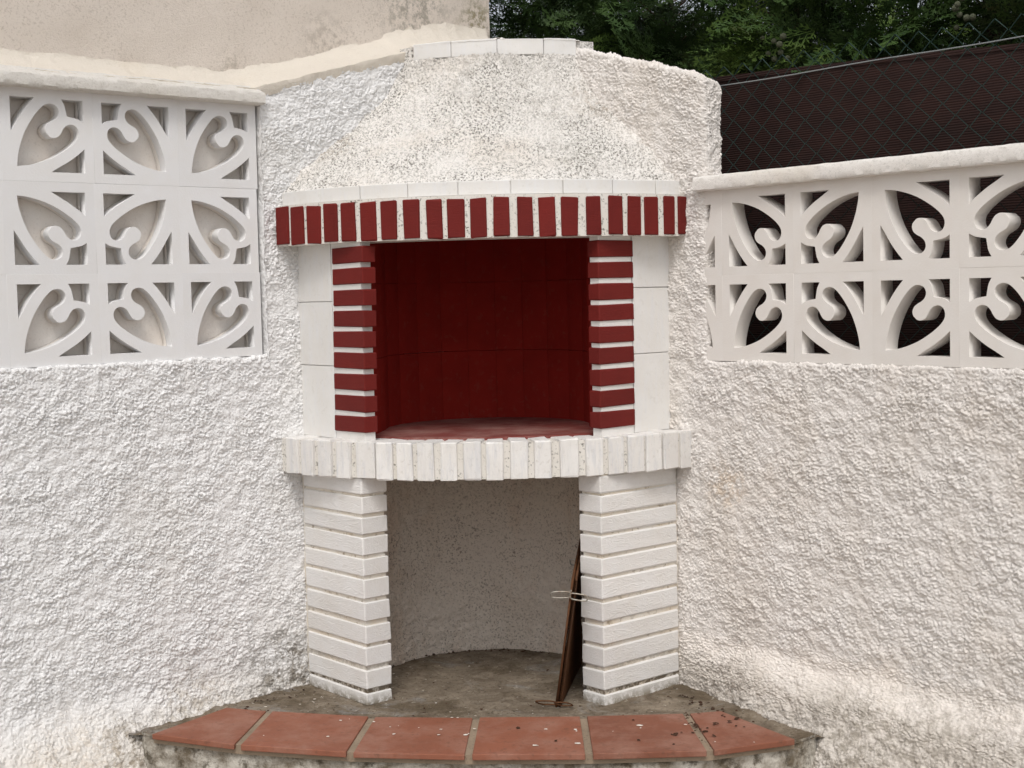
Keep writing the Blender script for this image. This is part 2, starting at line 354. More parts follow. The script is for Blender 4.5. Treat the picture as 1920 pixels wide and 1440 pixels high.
# ------------------------------------------------------------------ ground
me = np_mesh('ground', np.array([(-300, -300, 0), (300, -300, 0), (300, 300, 0), (-300, 300, 0)], float), quads=np.array([(0, 1, 2, 3)]), smooth=False)
tag(mobj('ground', me, M['ground']), 'pale concrete terrace in front of the step', 'ground', kind='structure')

# ------------------------------------------------------------------ rough wall sheets
RES = .0024
def sheet(f, path, z0, ztop, uvals, seed, back=-.05, ang=.35, amp=1.0, zcut=None, lip=.012, flare=None):
    """path: arrays t, o, nt, no along the wall; front face from z0 to ztop(u), rolled over the top to o=back"""
    t, o, nt_, no_ = path; n = len(t)
    nz = int(math.ceil((ztop.max()-z0)/RES)) + 1
    w = np.linspace(0, 1, nz)
    if f is WR and flare is not None:
        H_ = ztop.max()-z0; w = np.concatenate([np.arange(0, .24, RES), np.arange(.24, .40, RES*.5), np.arange(.40, H_, RES), [H_]])/H_
    na = 4; nb = max(3, int((-back)/.006))
    rows_z = z0 + (ztop - lip - z0)[:, None]*w[None, :]
    off = np.zeros_like(rows_z); nn = np.ones_like(rows_z); nzv = np.zeros_like(rows_z)
    an = np.linspace(0, math.pi/2, na+1)[1:]
    arcz = (ztop-lip)[:, None] + lip*np.sin(an)[None, :]; arco = np.broadcast_to(lip*(np.cos(an)-1)[None, :], arcz.shape)
    bo = np.broadcast_to(np.linspace(-lip, back, nb+1)[1:][None, :], (n, nb)); bz = np.broadcast_to(ztop[:, None], bo.shape)
    Z = np.concatenate([rows_z, arcz, bz], 1); OF = np.concatenate([off, arco, bo], 1)
    NN = np.concatenate([nn, np.broadcast_to(np.cos(an), arcz.shape), np.zeros_like(bo)], 1)
    NZ = np.concatenate([nzv, np.broadcast_to(np.sin(an), arcz.shape), np.ones_like(bo)], 1)
    U = np.broadcast_to(uvals[:, None], Z.shape); Vv = Z - OF
    h = stucco(U, Vv, seed, amp, 1.0, ang)
    if flare is not None:
        OF = OF + flare(U, Z); nfr = rows_z.shape[1]
        gsl = np.gradient(OF[:, :nfr], axis=1)/np.gradient(Z[:, :nfr], axis=1); ln_ = np.sqrt(1+gsl**2)
        NN = NN.copy(); NZ = NZ.copy(); NN[:, :nfr] = 1/ln_; NZ[:, :nfr] = -gsl/ln_
        Va = np.concatenate([np.zeros((n, 1)), np.cumsum(np.hypot(np.diff(Z, axis=1), np.diff(OF, axis=1)), 1)], 1)
        Va = Va - Va[:, nfr-1:nfr] + Z[:, nfr-1:nfr]; base_ = (1-sstep(Z, .10, .38)); h = stucco(U, Va, seed, amp, 1.0, ang)*(1+.15*base_) + base_*(.0048*blobs(U/.017, Va/.015, seed+20)*(.8+.5*pn(U/.05, Va/.05, seed+21)))
    T = t[:, None] + nt_[:, None]*(OF + h*NN); O = o[:, None] + no_[:, None]*(OF + h*NN); Z = Z + h*NZ
    P = np.empty(Z.shape + (3,))
    ax, nx = (AL, BR) if f is WL else (BR, AL)
    P[..., 0] = C2[0] + ax[0]*T + nx[0]*O; P[..., 1] = C2[1] + ax[1]*T + nx[1]*O; P[..., 2] = Z
    return P
def straight(t0, t1, tf=9.0):
    t = np.arange(t0, min(t1, tf), RES)
    if t1 > tf: t = np.concatenate([t, np.arange(t[-1]+.006, t1, .006)])
    return (t, np.zeros_like(t), np.zeros_like(t), np.ones_like(t)), t

garden_left = thing('garden_wall', WL(1.9, 0, 0), 'white rough stucco wall left of the barbecue topped by three rows of closed breeze blocks', 'wall', 'garden walls')
garden_right = thing('garden_wall', WR(1.9, 0, 0), 'cream rough stucco wall right of the barbecue topped by two rows of open breeze blocks', 'wall', 'garden walls')
def flareL(U, Z):
    D = np.interp(U, [.93, 1.05, 1.23, 1.53, 2.2, 3], [0, .02, .075, .12, .12, .12]); return D*(1-sstep(Z, .04, .30))
def flareR(U, Z):
    D = np.interp(U, [.90, 1.03, 1.21, 1.54, 2.2, 3], [.0, .05, .13, .19, .21, .21])
    zs_ = .03*pn(U/.23, U*0+2.2, 77)
    return .78*D*(.42*(1-sstep(Z+zs_, .27, .372)) + .58*(1-sstep(Z+zs_*.5, .0, .36)))
# left: lower wall, then the raised panel beside the hood
pa, u = straight(.84, 2.32, 1.97)
P = sheet(WL, pa, 0.0, np.full(len(u), 1.312) + .003*pn(u/.08, u*0+3.3), u, 11, flare=flareL)
ex = box_verts(WL, .2, 2.32, -.10, -.02, 0, 1.29)
mobj('stucco_face', grid_mesh('stucco_face', P, True, ex), M['stuccoL'], garden_left)
pa, u = straight(.26, .992)
zt = np.interp(u, [.26, .375, .68, 1.0], [2.375, 2.346, 2.26, 2.176])
P = sheet(WL, pa, 1.3005, zt, u, 11, back=-.10)
o = mobj('raised_panel', grid_mesh('raised_panel', P, True, mask=(u[:, None] > .835) | (P[..., 2] > 1.78)), M['stuccoL'], garden_left)
tag(o, 'rough white panel rising beside the hood on the left')
# cut end of the left panel
n = 60; zz = np.linspace(1.30, 2.172, n*3); oo = np.linspace(.004, -.10, 26)
ZZ, OO = np.meshgrid(zz, oo, indexing='ij'); hh = stucco(OO+5, ZZ, 13, .8)
P = np.empty(ZZ.shape+(3,)); T = .991 + hh*.8; P[..., 0] = C2[0]+AL[0]*T+BR[0]*OO; P[..., 1] = C2[1]+AL[1]*T+BR[1]*OO; P[..., 2] = ZZ
mobj('panel_end', grid_mesh('panel_end', P), M['stuccoL'], garden_left)
# right: lower wall
pa, u = straight(.84, 2.55, 2.22)
P = sheet(WR, pa, 0.0, np.full(len(u), 1.268) + .003*pn(u/.08, u*0+7.3), u, 21, ang=-.25, flare=flareR)
ex = box_verts(WR, .2, 2.55, -.10, -.02, 0, 1.245)
mobj('stucco_face', grid_mesh('stucco_face', P, False, ex), M['stuccoR'], garden_right)
# right: raised panel with a rounded end that returns behind the blocks
t1 = np.arange(.34, 1.005, RES); rr = .025; an = np.linspace(0, math.pi/2, 10)[1:]; e1 = np.arange(-rr, -.085, -RES)
t = np.concatenate([t1, 1.005+rr*np.sin(an), np.full(len(e1), 1.03)]); o_ = np.concatenate([np.full(len(t1), .0), -rr+rr*np.cos(an), e1])
ntv = np.concatenate([np.zeros(len(t1)), np.sin(an), np.ones(len(e1))]); nov = np.concatenate([np.ones(len(t1)), np.cos(an), np.zeros(len(e1))])
uu = np.concatenate([[t[0]], t[0]+np.cumsum(np.hypot(np.diff(t), np.diff(o_)))])
zt = np.interp(uu, [.34, .513, .776, 1.01, 1.06, 1.15], [2.365, 2.321, 2.245, 2.176, 2.160, 2.140])
P = sheet(WR, (t, o_, ntv, nov), 1.2565, zt, uu, 21, back=-.02, ang=-.25, lip=.018)
mobj('raised_panel', grid_mesh('raised_panel', P, mask=(uu[:, None] > .835) | (P[..., 2] > 1.78)), M['stuccoR'], garden_right)['label'] = 'rough cream panel rising beside the hood on the right'
me = poly_prism('panel_core', [WR(tt, -.078, z) for tt, z in ((.845, 1.2), (1.02, 1.2), (1.02, 2.145), (.3, 2.355), (.3, 1.80), (.845, 1.80))], [WR(tt, -.012, z) for tt, z in ((.845, 1.2), (1.02, 1.2), (1.02, 2.145), (.3, 2.355), (.3, 1.80), (.845, 1.80))])
mobj('panel_core', me, M['stuccoR'], garden_right)

# ------------------------------------------------------------------ breeze blocks
def catmull(pts, n=5):
    out = []; m_ = len(pts)
    for i in range(m_-1):
        p0 = pts[max(i-1, 0)]; p1 = pts[i]; p2 = pts[i+1]; p3 = pts[min(i+2, m_-1)]
        for j in range(n):
            t_ = j/n
            out.append(tuple(.5*((2*p1[k]) + (-p0[k]+p2[k])*t_ + (2*p0[k]-5*p1[k]+4*p2[k]-p3[k])*t_*t_ + (-p0[k]+3*p1[k]-3*p2[k]+p3[k])*t_**3) for k in (0, 1)))
    out.append(pts[-1]); return out
half = [(.065, .065), (.08, .2), (.12, .36), (.19, .54), (.29, .71), (.39, .84), (.48, .915), (.56, .93), (.63, .90), (.662, .835), (.645, .765), (.595, .715), (.54, .685), (.49, .645), (.465, .585), (.475, .53), (.502, .502)]
h1 = catmull(half, 3); leaf = h1 + [(y, x) for x, y in h1[::-1]][1:-1]
arc1 = catmull([(.33, 1), (.235, .89), (.145, .765), (.07, .64), (.0, .53)], 4); tri = [(0, 1)] + arc1
tri2 = [(y, x) for x, y in tri[::-1]]
a2 = catmull([(.70, 1), (.738, .93), (.755, .86), (.77, .77)], 3); corner = [(1, 1)] + a2 + [(y, x) for x, y in a2[::-1]][1:]
IN0 = .105; INS = .79
def block_mesh(name, thick, bevel, z_off=0.0):
    cu = bpy.data.curves.new(name, 'CURVE'); cu.dimensions = '2D'; cu.fill_mode = 'BOTH'
    cu.extrude = thick/2 - bevel; cu.bevel_depth = bevel; cu.bevel_resolution = 1; cu.offset = -bevel
    def sp(pts):
        s_ = cu.splines.new('POLY'); s_.points.add(len(pts)-1); s_.use_cyclic_u = True
        for q, (x, y) in zip(s_.points, pts): q.co = (x, y, 0, 1)
    sp([(0, 0), (1, 0), (1, 1), (0, 1)])
    for hole in (leaf, tri, tri2, corner): sp([(IN0 + INS*x, IN0 + INS*y) for x, y in hole])
    ob = bpy.data.objects.new(name, cu); COL.objects.link(ob)
    dg = bpy.context.evaluated_depsgraph_get(); me = bpy.data.meshes.new_from_object(ob.evaluated_get(dg))
    bpy.data.objects.remove(ob); bpy.data.curves.remove(cu)
    co = np.empty(len(me.vertices)*3, np.float32); me.vertices.foreach_get('co', co); co = co.reshape(-1, 3)
    co[:, :2] -= .5; co[:, 2] += z_off
    return me, co
BS = .275                                   # nominal block edge, meshes are unit squares scaled in the mesh
def finish_block(name, parts, mat, sx=.279, sy=.2715):
    vs = []; qs = []; bm = bmesh.new()
    for me, co in parts:
        c2 = co.copy(); c2[:, 0] *= sx; c2[:, 1] *= sy
        c2[:, 2] = c2[:, 2]*BS
        me.vertices.foreach_set('co', c2.ravel()); me.update(); bm.from_mesh(me)
    bmesh.ops.remove_doubles(bm, verts=bm.verts, dist=1e-5)
    r2 = bpy.data.meshes.new(name); bm.to_mesh(r2); bm.free()
    r2.materials.append(mat)
    if len(parts) > 1:
        r2.materials.append(M['backing'])
        for pl in r2.polygons:
            if pl.center.z < -.0385: pl.material_index = 1
    return r2
BV = .0014
def mkR(sx, sy): return finish_block('breeze_block', [block_mesh('bb', .058/BS, BV, -.029/BS)], M['blockR'], sx, sy)
def mkL(sx, sy): return finish_block('breeze_block', [block_mesh('bb', .038/BS, BV, -.019/BS), block_mesh('bb2', .020/BS, BV, -.050/BS)], M['block'], sx, sy)
blkR = (mkR(.2792, .2682), mkR(.2682, .2792)); blkL = (mkL(.2792, .2717), mkL(.2717, .2792))
def block_mw(f, t, z, o, quarter, jt=0.0):
    """block centred at t,z; tip corner rotated by quarter turns; local x to image-right, local y up, local z out of the wall"""
    ax = -AL if f is WL else BR; nx = BR if f is WL else AL
    X = Vector((*ax, 0)); Y = Vector((0, 0, 1)); N = Vector((*nx, 0))
    m4 = Matrix((X, Y, N)).transposed().to_4x4()
    return Matrix.Translation(f(t, o, z)) @ m4 @ Matrix.Rotation(quarter*math.pi/2 + jt, 4, 'Z')
# tip corner: 0 = bottom-left, 1 = bottom-right, 2 = top-right, 3 = top-left
for r_, zc in enumerate((1.445, 1.716, 1.988)):
    for c_ in range(5):
        t = 1.1405 + .279*c_ + (0, .002, -.003)[r_]; odd = c_ % 2 == 1
        q = (1 if odd else 0) if r_ != 1 else (2 if odd else 3)
        mobj('breeze_block', blkL[q % 2], None, garden_left, block_mw(WL, t, zc, -.014 + random.uniform(-.0004, .0004), q, random.uniform(-.002, .002)))
for r_, zc in enumerate((1.3985, 1.6665)):
    for c_ in range(-1, 5):
        t = 1.2295 + .279*c_; odd = c_ % 2 != 0
        q = (1 if odd else 0) if r_ == 0 else (2 if odd else 3)
        mobj('breeze_block', blkR[q % 2], None, garden_right, block_mw(WR, t, zc, -.008 + random.uniform(-.0004, .0004), q, random.uniform(-.0015, .0015)))
ev, eq = box_verts(WL, .97, 2.39, -.11, -.0765, 1.29, 2.13)
mobj('backing_panel', np_mesh('backing_panel', np.array(ev), quads=np.array(eq), smooth=False), M['backing'], garden_left)

# ------------------------------------------------------------------ copings
def loft(name, prof_fn, tvals, f, jit=.0015, seed=5, amp=.002, close=False):
    rows = []
    for i, t in enumerate(tvals):
        pr = prof_fn(t); rows.append([f(t, o, z) for o, z in pr])
    P = np.array([[tuple(v) for v in r] for r in rows]); nu, nv = P.shape[:2]
    U = np.broadcast_to(np.asarray(tvals)[:, None], (nu, nv)); Vv = np.broadcast_to(np.arange(nv)[None, :]*.02, (nu, nv))
    h = amp*(pn(U/.05, Vv/.03, seed) + .6*pn(U/.013, Vv/.02, seed+1))
    P[..., 2] += h; n2 = BR if f is WL else AL
    h2 = amp*(pn(U/.035, Vv/.03, seed+2) + .6*pn(U/.011, Vv/.02, seed+3)); P[..., 0] += n2[0]*h2; P[..., 1] += n2[1]*h2
    me = grid_mesh(name, P, f is WR); me.set_sharp_from_angle(angle=R(38)); return me
tv = np.arange(1.0, 2.60, .008)
def profR(t):
    return [(-.05, 1.797), (.006, 1.801), (.021, 1.801), (.0245, 1.805), (.0255, 1.818), (.0245, 1.830), (.023, 1.841), (.019, 1.8455), (.0, 1.849), (-.03, 1.852), (-.06, 1.854), (-.088, 1.851), (-.095, 1.84), (-.095, 1.80), (-.05, 1.797)]
me = loft('coping', profR, tv, WR, amp=.0017); bm = bmesh.new(); bm.from_mesh(me)
for sgn in (tv[0], tv[-1]): pass
bm.to_mesh(me); bm.free()
mobj('coping', me, M['copR'], garden_right)
tv = np.arange(.985, 2.42, .008)
def profL(t):
    return [(-.04, 2.119), (.012, 2.1215), (.028, 2.1215), (.0325, 2.125), (.033, 2.136), (.0325, 2.147), (.031, 2.156), (.0265, 2.160), (.012, 2.164), (-.005, 2.171), (-.04, 2.186)]
mobj('coping', loft('coping', profL, tv, WL, seed=9, amp=.0026), M['copL'], garden_left)
ev, eq = box_verts(WL, .99, 2.40, -.12, .005, 2.128, 2.160)
mobj('coping_core', np_mesh('coping_core', np.array(ev), quads=np.array(eq), smooth=False), M['cop'], garden_left)

# ------------------------------------------------------------------ neighbouring house wall behind the left wall
house = thing('house_wall', WL(1.9, -.8, 0), 'beige rendered wall of the house behind, with a smooth cream plaster skirt along its foot', 'wall')
tt = np.arange(-.12, 2.75, .016); zz = np.arange(2.05, 4.0, .016)
T, Z = np.meshgrid(tt, zz, indexing='ij')
hh = .002*pn(T/.02, Z/.02, 31) + .004*pn(T/.12, Z/.12, 32) + .006*pn(T/.5, Z/.5, 33)
P = np.empty(T.shape+(3,)); O = -.15 + hh; P[..., 0] = C2[0]+AL[0]*T+BR[0]*O; P[..., 1] = C2[1]+AL[1]*T+BR[1]*O; P[..., 2] = Z
ex = box_verts(WL, -.118, 4.0, -1.6, -.165, 0, 3.99)
mobj('wall_face', grid_mesh('wall_face', P, True, ex), M['house'], house)
tv = np.arange(-.10, 2.6, .006)
def lineH(t): return float(np.interp(t, [-.12, .1, .256, .45, .65, .85, 1.03, 1.2, 3], [2.50, 2.505, 2.472, 2.405, 2.349, 2.29, 2.256, 2.251, 2.25]))
def edgeF(t): return float(np.interp(t, [-.12, .30, .375, .68, .97, 1.0, 3], [2.36, 2.372, 2.352, 2.268, 2.186, 2.176, 2.172]))
def profS(t):
    e = edgeF(t); hgt = lineH(t); fo = float(np.interp(t, [.96, 1.02], [.006, -.012])); 
    wob = .006*float(pn(np.array([t/.11]), np.array([.5]), 41)[0])
    w = [0, .06, .2, .4, .6, .8, .93, 1.0]
    out = [(fo-.012, e-.035), (fo-.002, e-.012)]
    for x in w: out.append((fo + (-.150-fo)*(1-(1-x)**1.5)**1.0, e + (hgt+wob-e)*(x**1.25)))
    out.append((-.17, hgt+wob+.002)); return out
mobj('plaster_skirt', loft('plaster_skirt', profS, tv, WL, seed=45, amp=.0034), M['cop'], house)

# ------------------------------------------------------------------ the step with terracotta tiles
step = thing('hearth_step', PQ(0, 1.2, 0), 'low concrete step edged with six terracotta tiles in front of the barbecue', 'step')
front = [(-1.02, 1.165), (-.966, 1.199), (-.679, 1.300), (-.336, 1.366), (.006, 1.387), (.345, 1.381), (.684, 1.350), (.929, 1.247), (1.0, 1.19)]
backl = [(-.84, .915), (-.815, .927), (-.667, .967), (-.331, 1.026), (-.007, 1.036), (.320, 1.027), (.633, .999), (.739, .972), (.78, .955)]
SL = .186
ring = [(-.05, .03), (-.95, .95)] + [(x*1.0, y-.018) for x, y in front] + [(1.0, 1.0), (.05, .03)]
# slab top, finely gridded for an uneven surface
nu, nv = 150, 130
uu, vv = np.meshgrid(np.linspace(-1, 1, nu), np.linspace(0, 1, nv), indexing='ij')
fq = np.interp(uu.ravel()*1.06, [x for x, y in front], [y-.022 for x, y in front]).reshape(uu.shape)
pp = uu*1.06*(.25+.75*vv); qq = .08 + (fq-.08)*vv
pp = np.where(True, uu*1.06, pp)
zz = SL+.006 + .0035*pn(pp/.07, qq/.07, 51) + .0026*pn(pp/.022, qq/.022, 52)
tback = np.interp(pp.ravel(), [x for x, y in backl], [y for x, y in backl]).reshape(pp.shape)
zz = zz - .008*sstep(qq, tback-.01, tback+.03) + .004*sstep(qq, tback-.10, tback-.01)*(1-sstep(qq, tback-.01, tback+.02))
P = np.empty(pp.shape+(3,)); P[..., 0] = C2[0]+DS[0]*pp+DM[0]*qq; P[..., 1] = C2[1]+DS[1]*pp+DM[1]*qq; P[..., 2] = zz
mobj('slab', grid_mesh('slab', P, True), M['concrete'], step)
# riser
fr = catmull(front, 24); fr = [(x, y-.026) for x, y in fr]; nz = 34
P = np.empty((len(fr), nz, 3)); U = np.arange(len(fr))*.01
zv = np.linspace(0, SL+.004, nz)
UU, ZZ = np.meshgrid(U, zv, indexing='ij'); hh = stucco(UU, ZZ, 55, .7) + .006*pn(UU/.05, ZZ/.04, 56)
for i, (x, y) in enumerate(fr):
    for j in range(nz): w = PQ(x, y + hh[i, j] - .004, zv[j]); P[i, j] = tuple(w)
mobj('riser', grid_mesh('riser', P), M['riser'], step)
# bed of grout under the tiles
bl = [PQ(x, y+.004, .178) for x, y in front[1:-1]] ; bl2 = [PQ(x, y-.008, .178) for x, y in backl[1:-1]]
ptsq = [(x, y-.016) for x, y in front[1:-1]] + [(x, y+.004) for x, y in backl[1:-1]][::-1]
mobj('grout_bed', poly_prism('grout_bed', [PQ(x, y, .17) for x, y in ptsq], [PQ(x, y, .1975) for x, y in ptsq]), M['tileedge'], step)
for i in range(6):
    f0, f1 = np.array(front[1+i]), np.array(front[2+i]); b0, b1 = np.array(backl[1+i]), np.array(backl[2+i])
    g = .011
    ef = (f1-f0)/np.linalg.norm(f1-f0); eb = (b1-b0)/np.linalg.norm(b1-b0)
    gl = 0 if i == 0 else g; gr = 0 if i == 5 else g
    quad = [f0+ef*gl, f1-ef*gr, b1-eb*gr, b0+eb*gl]
    dz = random.uniform(-.0012, .0012)
    me = poly_prism('tile', [PQ(*x, .186) for x in quad], [PQ(*x, .2035+dz) for x in quad], .0025)
    mobj('tile', me, M['tile'], step)

# ------------------------------------------------------------------ the corner barbecue
bbq = thing('corner_barbecue', PQ(0, .6, .19), 'quarter-round white masonry barbecue with dark red brick trim built into the corner', 'barbecue')
def brick_variants(name, L, D, H, mat, n=6, bev=.0035, jit=.0011, cuts=5):
    out = []
    for i in range(n):
        bm = bmesh.new(); bmesh.ops.create_cube(bm, size=1)
        for v in bm.verts: v.co = Vector((v.co.x*L, v.co.y*D, v.co.z*H))
        bmesh.ops.bevel(bm, geom=list(bm.edges), offset=bev, segments=1, profile=.5, affect='EDGES')
        for v in bm.verts: v.co += Vector((random.uniform(-jit, jit), random.uniform(-jit, jit), random.uniform(-jit, jit)*1.2))
        me = bpy.data.meshes.new(name); bm.to_mesh(me); bm.free(); me.materials.append(mat); out.append(me)
    return out
def frame_mw(origin, X, jt=0.0):
    X = Vector((*X, 0)); Z = Vector((0, 0, 1)); Y = Z.cross(X)
    return Matrix.Translation(origin) @ Matrix((X, Y, Z)).transposed().to_4x4() @ Matrix.Rotation(jt, 4, 'Y')
# lower pillars: a stack of white bricks on each side
courses = [(.868, .921), (.804, .860), (.741, .794), (.672, .731), (.606, .662), (.533, .596), (.462, .522), (.388, .447), (.317, .377), (.242, .303), (.19, .229)]
for side, f, T1, d0, d1 in (('left', WL, .880, .012, .353), ('right', WR, .892, .004, .350)):
    dc = (d0+d1)/2; w = d1-d0
    ev, eq = box_verts(f, T1-.092, T1-.007, -.02, d1-.008, .18, .93)
    pil = mobj('pillar', np_mesh('pillar', np.array(ev), quads=np.array(eq) if side == 'left' else np.array(eq)[:, ::-1], smooth=False), M['mortart'], bbq)
    pil['label'] = 'lower %s pillar of stacked white painted bricks' % side
    vs = brick_variants('brick', w, .100, 1.0, M['wbrick'], 6)
    for z0, z1 in courses:
        me = random.choice(vs).copy()
        X = BR if f is WL else AL
        jw = random.uniform(-.003, .003)
        o0 = f(T1-.050 + random.uniform(-.0015, .0015), dc + jw*.5, (z0+z1)/2 + (-.0 if side == 'left' else -.004))
        co = np.empty(len(me.vertices)*3, np.float32); me.vertices.foreach_get('co', co); co = co.reshape(-1, 3); hgt = z1-z0
        co[:, 2] = np.sign(co[:, 2])*(hgt/2 - (0.5-np.abs(co[:, 2]))); me.vertices.foreach_set('co', co.ravel())
        mobj('brick', me, None, pil, frame_mw(o0, X, random.uniform(-.004, .004)))
# shelf
shelf = mobj('shelf', arc_block('shelf', -46.5, 47.5, .30, .9465, .923, 1.033, 40), M['mortar'], bbq)
SH = [(-42.95, -39.11), (-37.77, -34.49), (-33.22, -29.63), (-28.37, -25.08), (-23.75, -19.76), (-19.3, -15.97), (-15.09, -11.9), (-10.91, -7.69), (-6.46, -3.33), (-2.11, 1.23), (2.03, 5.27), (6.55, 9.88), (10.97, 14.21), (15.85, 19.45), (20.86, 24.32), (25.5, 28.68), (29.61, 33.12), (33.62, 37.19), (37.72, 41.39), (42.16, 46.09)]
LI = [(-44.74, -40.55), (-39.75, -35.88), (-35.05, -31.31), (-30.49, -27.04), (-26.0, -22.83), (-21.64, -18.26), (-17.23, -13.96), (-12.63, -9.39), (-8.1, -5.07), (-4.06, -0.81), (0.13, 3.26), (4.54, 7.54), (8.92, 11.88), (13.02, 16.17), (17.36, 20.56), (22.14, 25.15), (26.8, 29.72), (30.92, 33.92), (34.76, 38.06), (39.43, 42.34), (43.33, 46.51)]
def arc_bricks(lst, r, depth, z0, z1, mat, parent, sag=0.0, jz=.002, tilt=.012):
    for a0, a1 in lst:
        am = (a0+a1)/2; w = (R(a1-a0))*r
        me = brick_variants('brick', w, depth, z1-z0, mat, 1, .003, .0017)[0]
        X = DS*math.cos(R(am)) - DM*math.sin(R(am))          # tangent, to the right
        cz = (z0+z1)/2 + random.uniform(-jz, jz) - sag*math.cos(R(am*2))
        mobj('brick', me, None, parent, frame_mw(ARC(am, r-depth/2+random.uniform(-.002, .002), cz), X, random.uniform(-tilt, tilt)))
arc_bricks(SH, .957, .118, .920, 1.038, M['sbrick'], shelf)
# firebox
NPAN = 12; fc = (0.0, .475); fr_ = .35
pts = []
angs = np.linspace(-100, 100, NPAN+1)
for d in angs: pts.append((fc[0] + fr_*math.sin(R(d)), fc[1] - fr_*math.cos(R(d))))
back_ring = [(-.352, .76)] + pts + [(.378, .75)]
fw = None
ev = []; eq = []
for (x, y) in back_ring:
    dx, dy = x-fc[0], y-fc[1]; l = math.hypot(dx, dy); s_ = (l+.02)/l
    ev += [tuple(PQ(fc[0]+dx*s_, fc[1]+dy*s_, 1.02)), tuple(PQ(fc[0]+dx*s_, fc[1]+dy*s_, 1.80))]
for i in range(len(back_ring)-1): eq.append((2*i, 2*i+2, 2*i+3, 2*i+1))
fw = mobj('firebox_wall', np_mesh('firebox_wall', np.array(ev), quads=np.array(eq), smooth=False), M['redwall'], bbq)
fw['label'] = 'curved dark red back of the firebox'
for i in range(len(back_ring)-1):
    p0, p1 = np.array(back_ring[i]), np.array(back_ring[i+1]); e = (p1-p0)/np.linalg.norm(p1-p0); nrm = np.array([-e[1], e[0]])
    mid = (p0+p1)/2
    if np.dot(nrm, np.array(fc)-mid) < 0: nrm = -nrm
    for z0, z1 in ((1.03, 1.2880), (1.2890, 1.5360), (1.5370, 1.80)):
        a0 = p0+e*.0004; a1 = p1-e*.0004; dp = random.uniform(-.0004, .0004)
        qd = [a0-nrm*.014, a1-nrm*.014, a1+nrm*dp, a0+nrm*dp]
        me = poly_prism('panel', [PQ(*x, z0+random.uniform(0, .001)) for x in qd], [PQ(*x, z1) for x in qd])
        mobj('panel', me, M['redwall'], fw)
fl = [ARC(d, .846, 1.0) for d in np.linspace(-28, 28, 20)]; 
ring = [(.846*math.sin(R(d)), .846*math.cos(R(d))) for d in np.linspace(-29, 29, 24)] + [(x*1.03, y) for x, y in pts[::-1]]
mobj('firebox_floor', poly_prism('firebox_floor', [PQ(x, y, 1.0) for x, y in ring], [PQ(x, y, 1.043) for x, y in ring]), M['redfloor'], bbq)
ring2 = [(.86*math.sin(R(d)), .86*math.cos(R(d))) for d in np.linspace(-44, 44, 24)] + [(0, .02)]
mobj('firebox_ceiling', poly_prism('firebox_ceiling', [PQ(x, y, 1.80) for x, y in ring2], [PQ(x, y, 1.83) for x, y in ring2]), M['redwall'], bbq)
# red brick jambs with white panels beside them
zc0, pitch, bh = 1.0635, .0671, .0515
for side, f, T1, dA, dB, joints in (('left', WL, .866, .194, .368, (1.272, 1.480)), ('right', WR, .868, .165, .320, (1.290, 1.502))):
    ev, eq = box_verts(f, T1-.044, T1-.005, dA+.003, dB-.009, 1.030, 1.672)
    jm = mobj('jamb', np_mesh('jamb', np.array(ev), quads=np.array(eq) if side == 'left' else np.array(eq)[:, ::-1], smooth=False), M['mortarw'], bbq)
    jm['label'] = 'upper %s jamb of red painted bricks with white joints' % side
    X = BR if f is WL else AL
    vs = brick_variants('brick', dB-dA, .050, bh, M['red'], 6, .003, .0011)
    for i in range(9):
        zc = zc0 + bh/2 + i*pitch + random.uniform(-.0015, .0015)
        mobj('brick', random.choice(vs), None, jm, frame_mw(f(T1-.025+random.uniform(-.001, .001), (dA+dB)/2+.0022*i*(.8 if side == 'left' else -.2)+random.uniform(-.0015, .0015), zc), X, random.uniform(-.008, .008)))
    ev, eq = box_verts(f, T1-.10, T1-.012, -.05, dA-.001, 1.030, 1.670)
    pn_ = mobj('side_panel', np_mesh('side_panel', np.array(ev), quads=np.array(eq) if side == 'left' else np.array(eq)[:, ::-1], smooth=False), M['mortarw'], bbq)
    pn_['label'] = 'smooth white blocks beside the %s red jamb' % side
    zs = (1.036,) + joints + (1.668,)
    for i in range(3):
        z0, z1 = zs[i]+.0012, zs[i+1]-.0012; o1 = T1-.004 + random.uniform(-.0012, .0012)
        qd = [(o1-.03, -.04), (o1-.03, dA-.0015), (o1, dA-.0015), (o1, -.04)]
        me = poly_prism('block', [f(t_, d_, z0) for t_, d_ in qd], [f(t_, d_, z1) for t_, d_ in qd], .0015)
        mobj('block', me, M['panel'], pn_)
# lintel and moulding
lint = mobj('lintel', arc_block('lintel', -46, 47.5, .80, .9390, 1.6645, 1.795, 40), M['mortar'], bbq)
lint['label'] = 'curved lintel of upright red bricks with white mortar'
arc_bricks(LI, .945, .115, 1.669, 1.789, M['red'], lint, sag=.003)
mould = mobj('moulding', arc_block('moulding', -46, 47.5, .78, .915, 1.792, 1.838, 40), M['mortarw'], bbq)
SP = [-44.6, -32.44, -22.46, -12.1, -2.15, 7.92, 18.11, 28.43, 38.56, 46.5]
for i in range(9):
    me = arc_block('tile', SP[i]+.07, SP[i+1]-.07, .86, .921+random.uniform(-.001, .001), 1.7965, 1.841+random.uniform(-.0012, .0012), 3, bevel=.0016, jit=.0004)
    mobj('tile', me, M['panel'], mould)
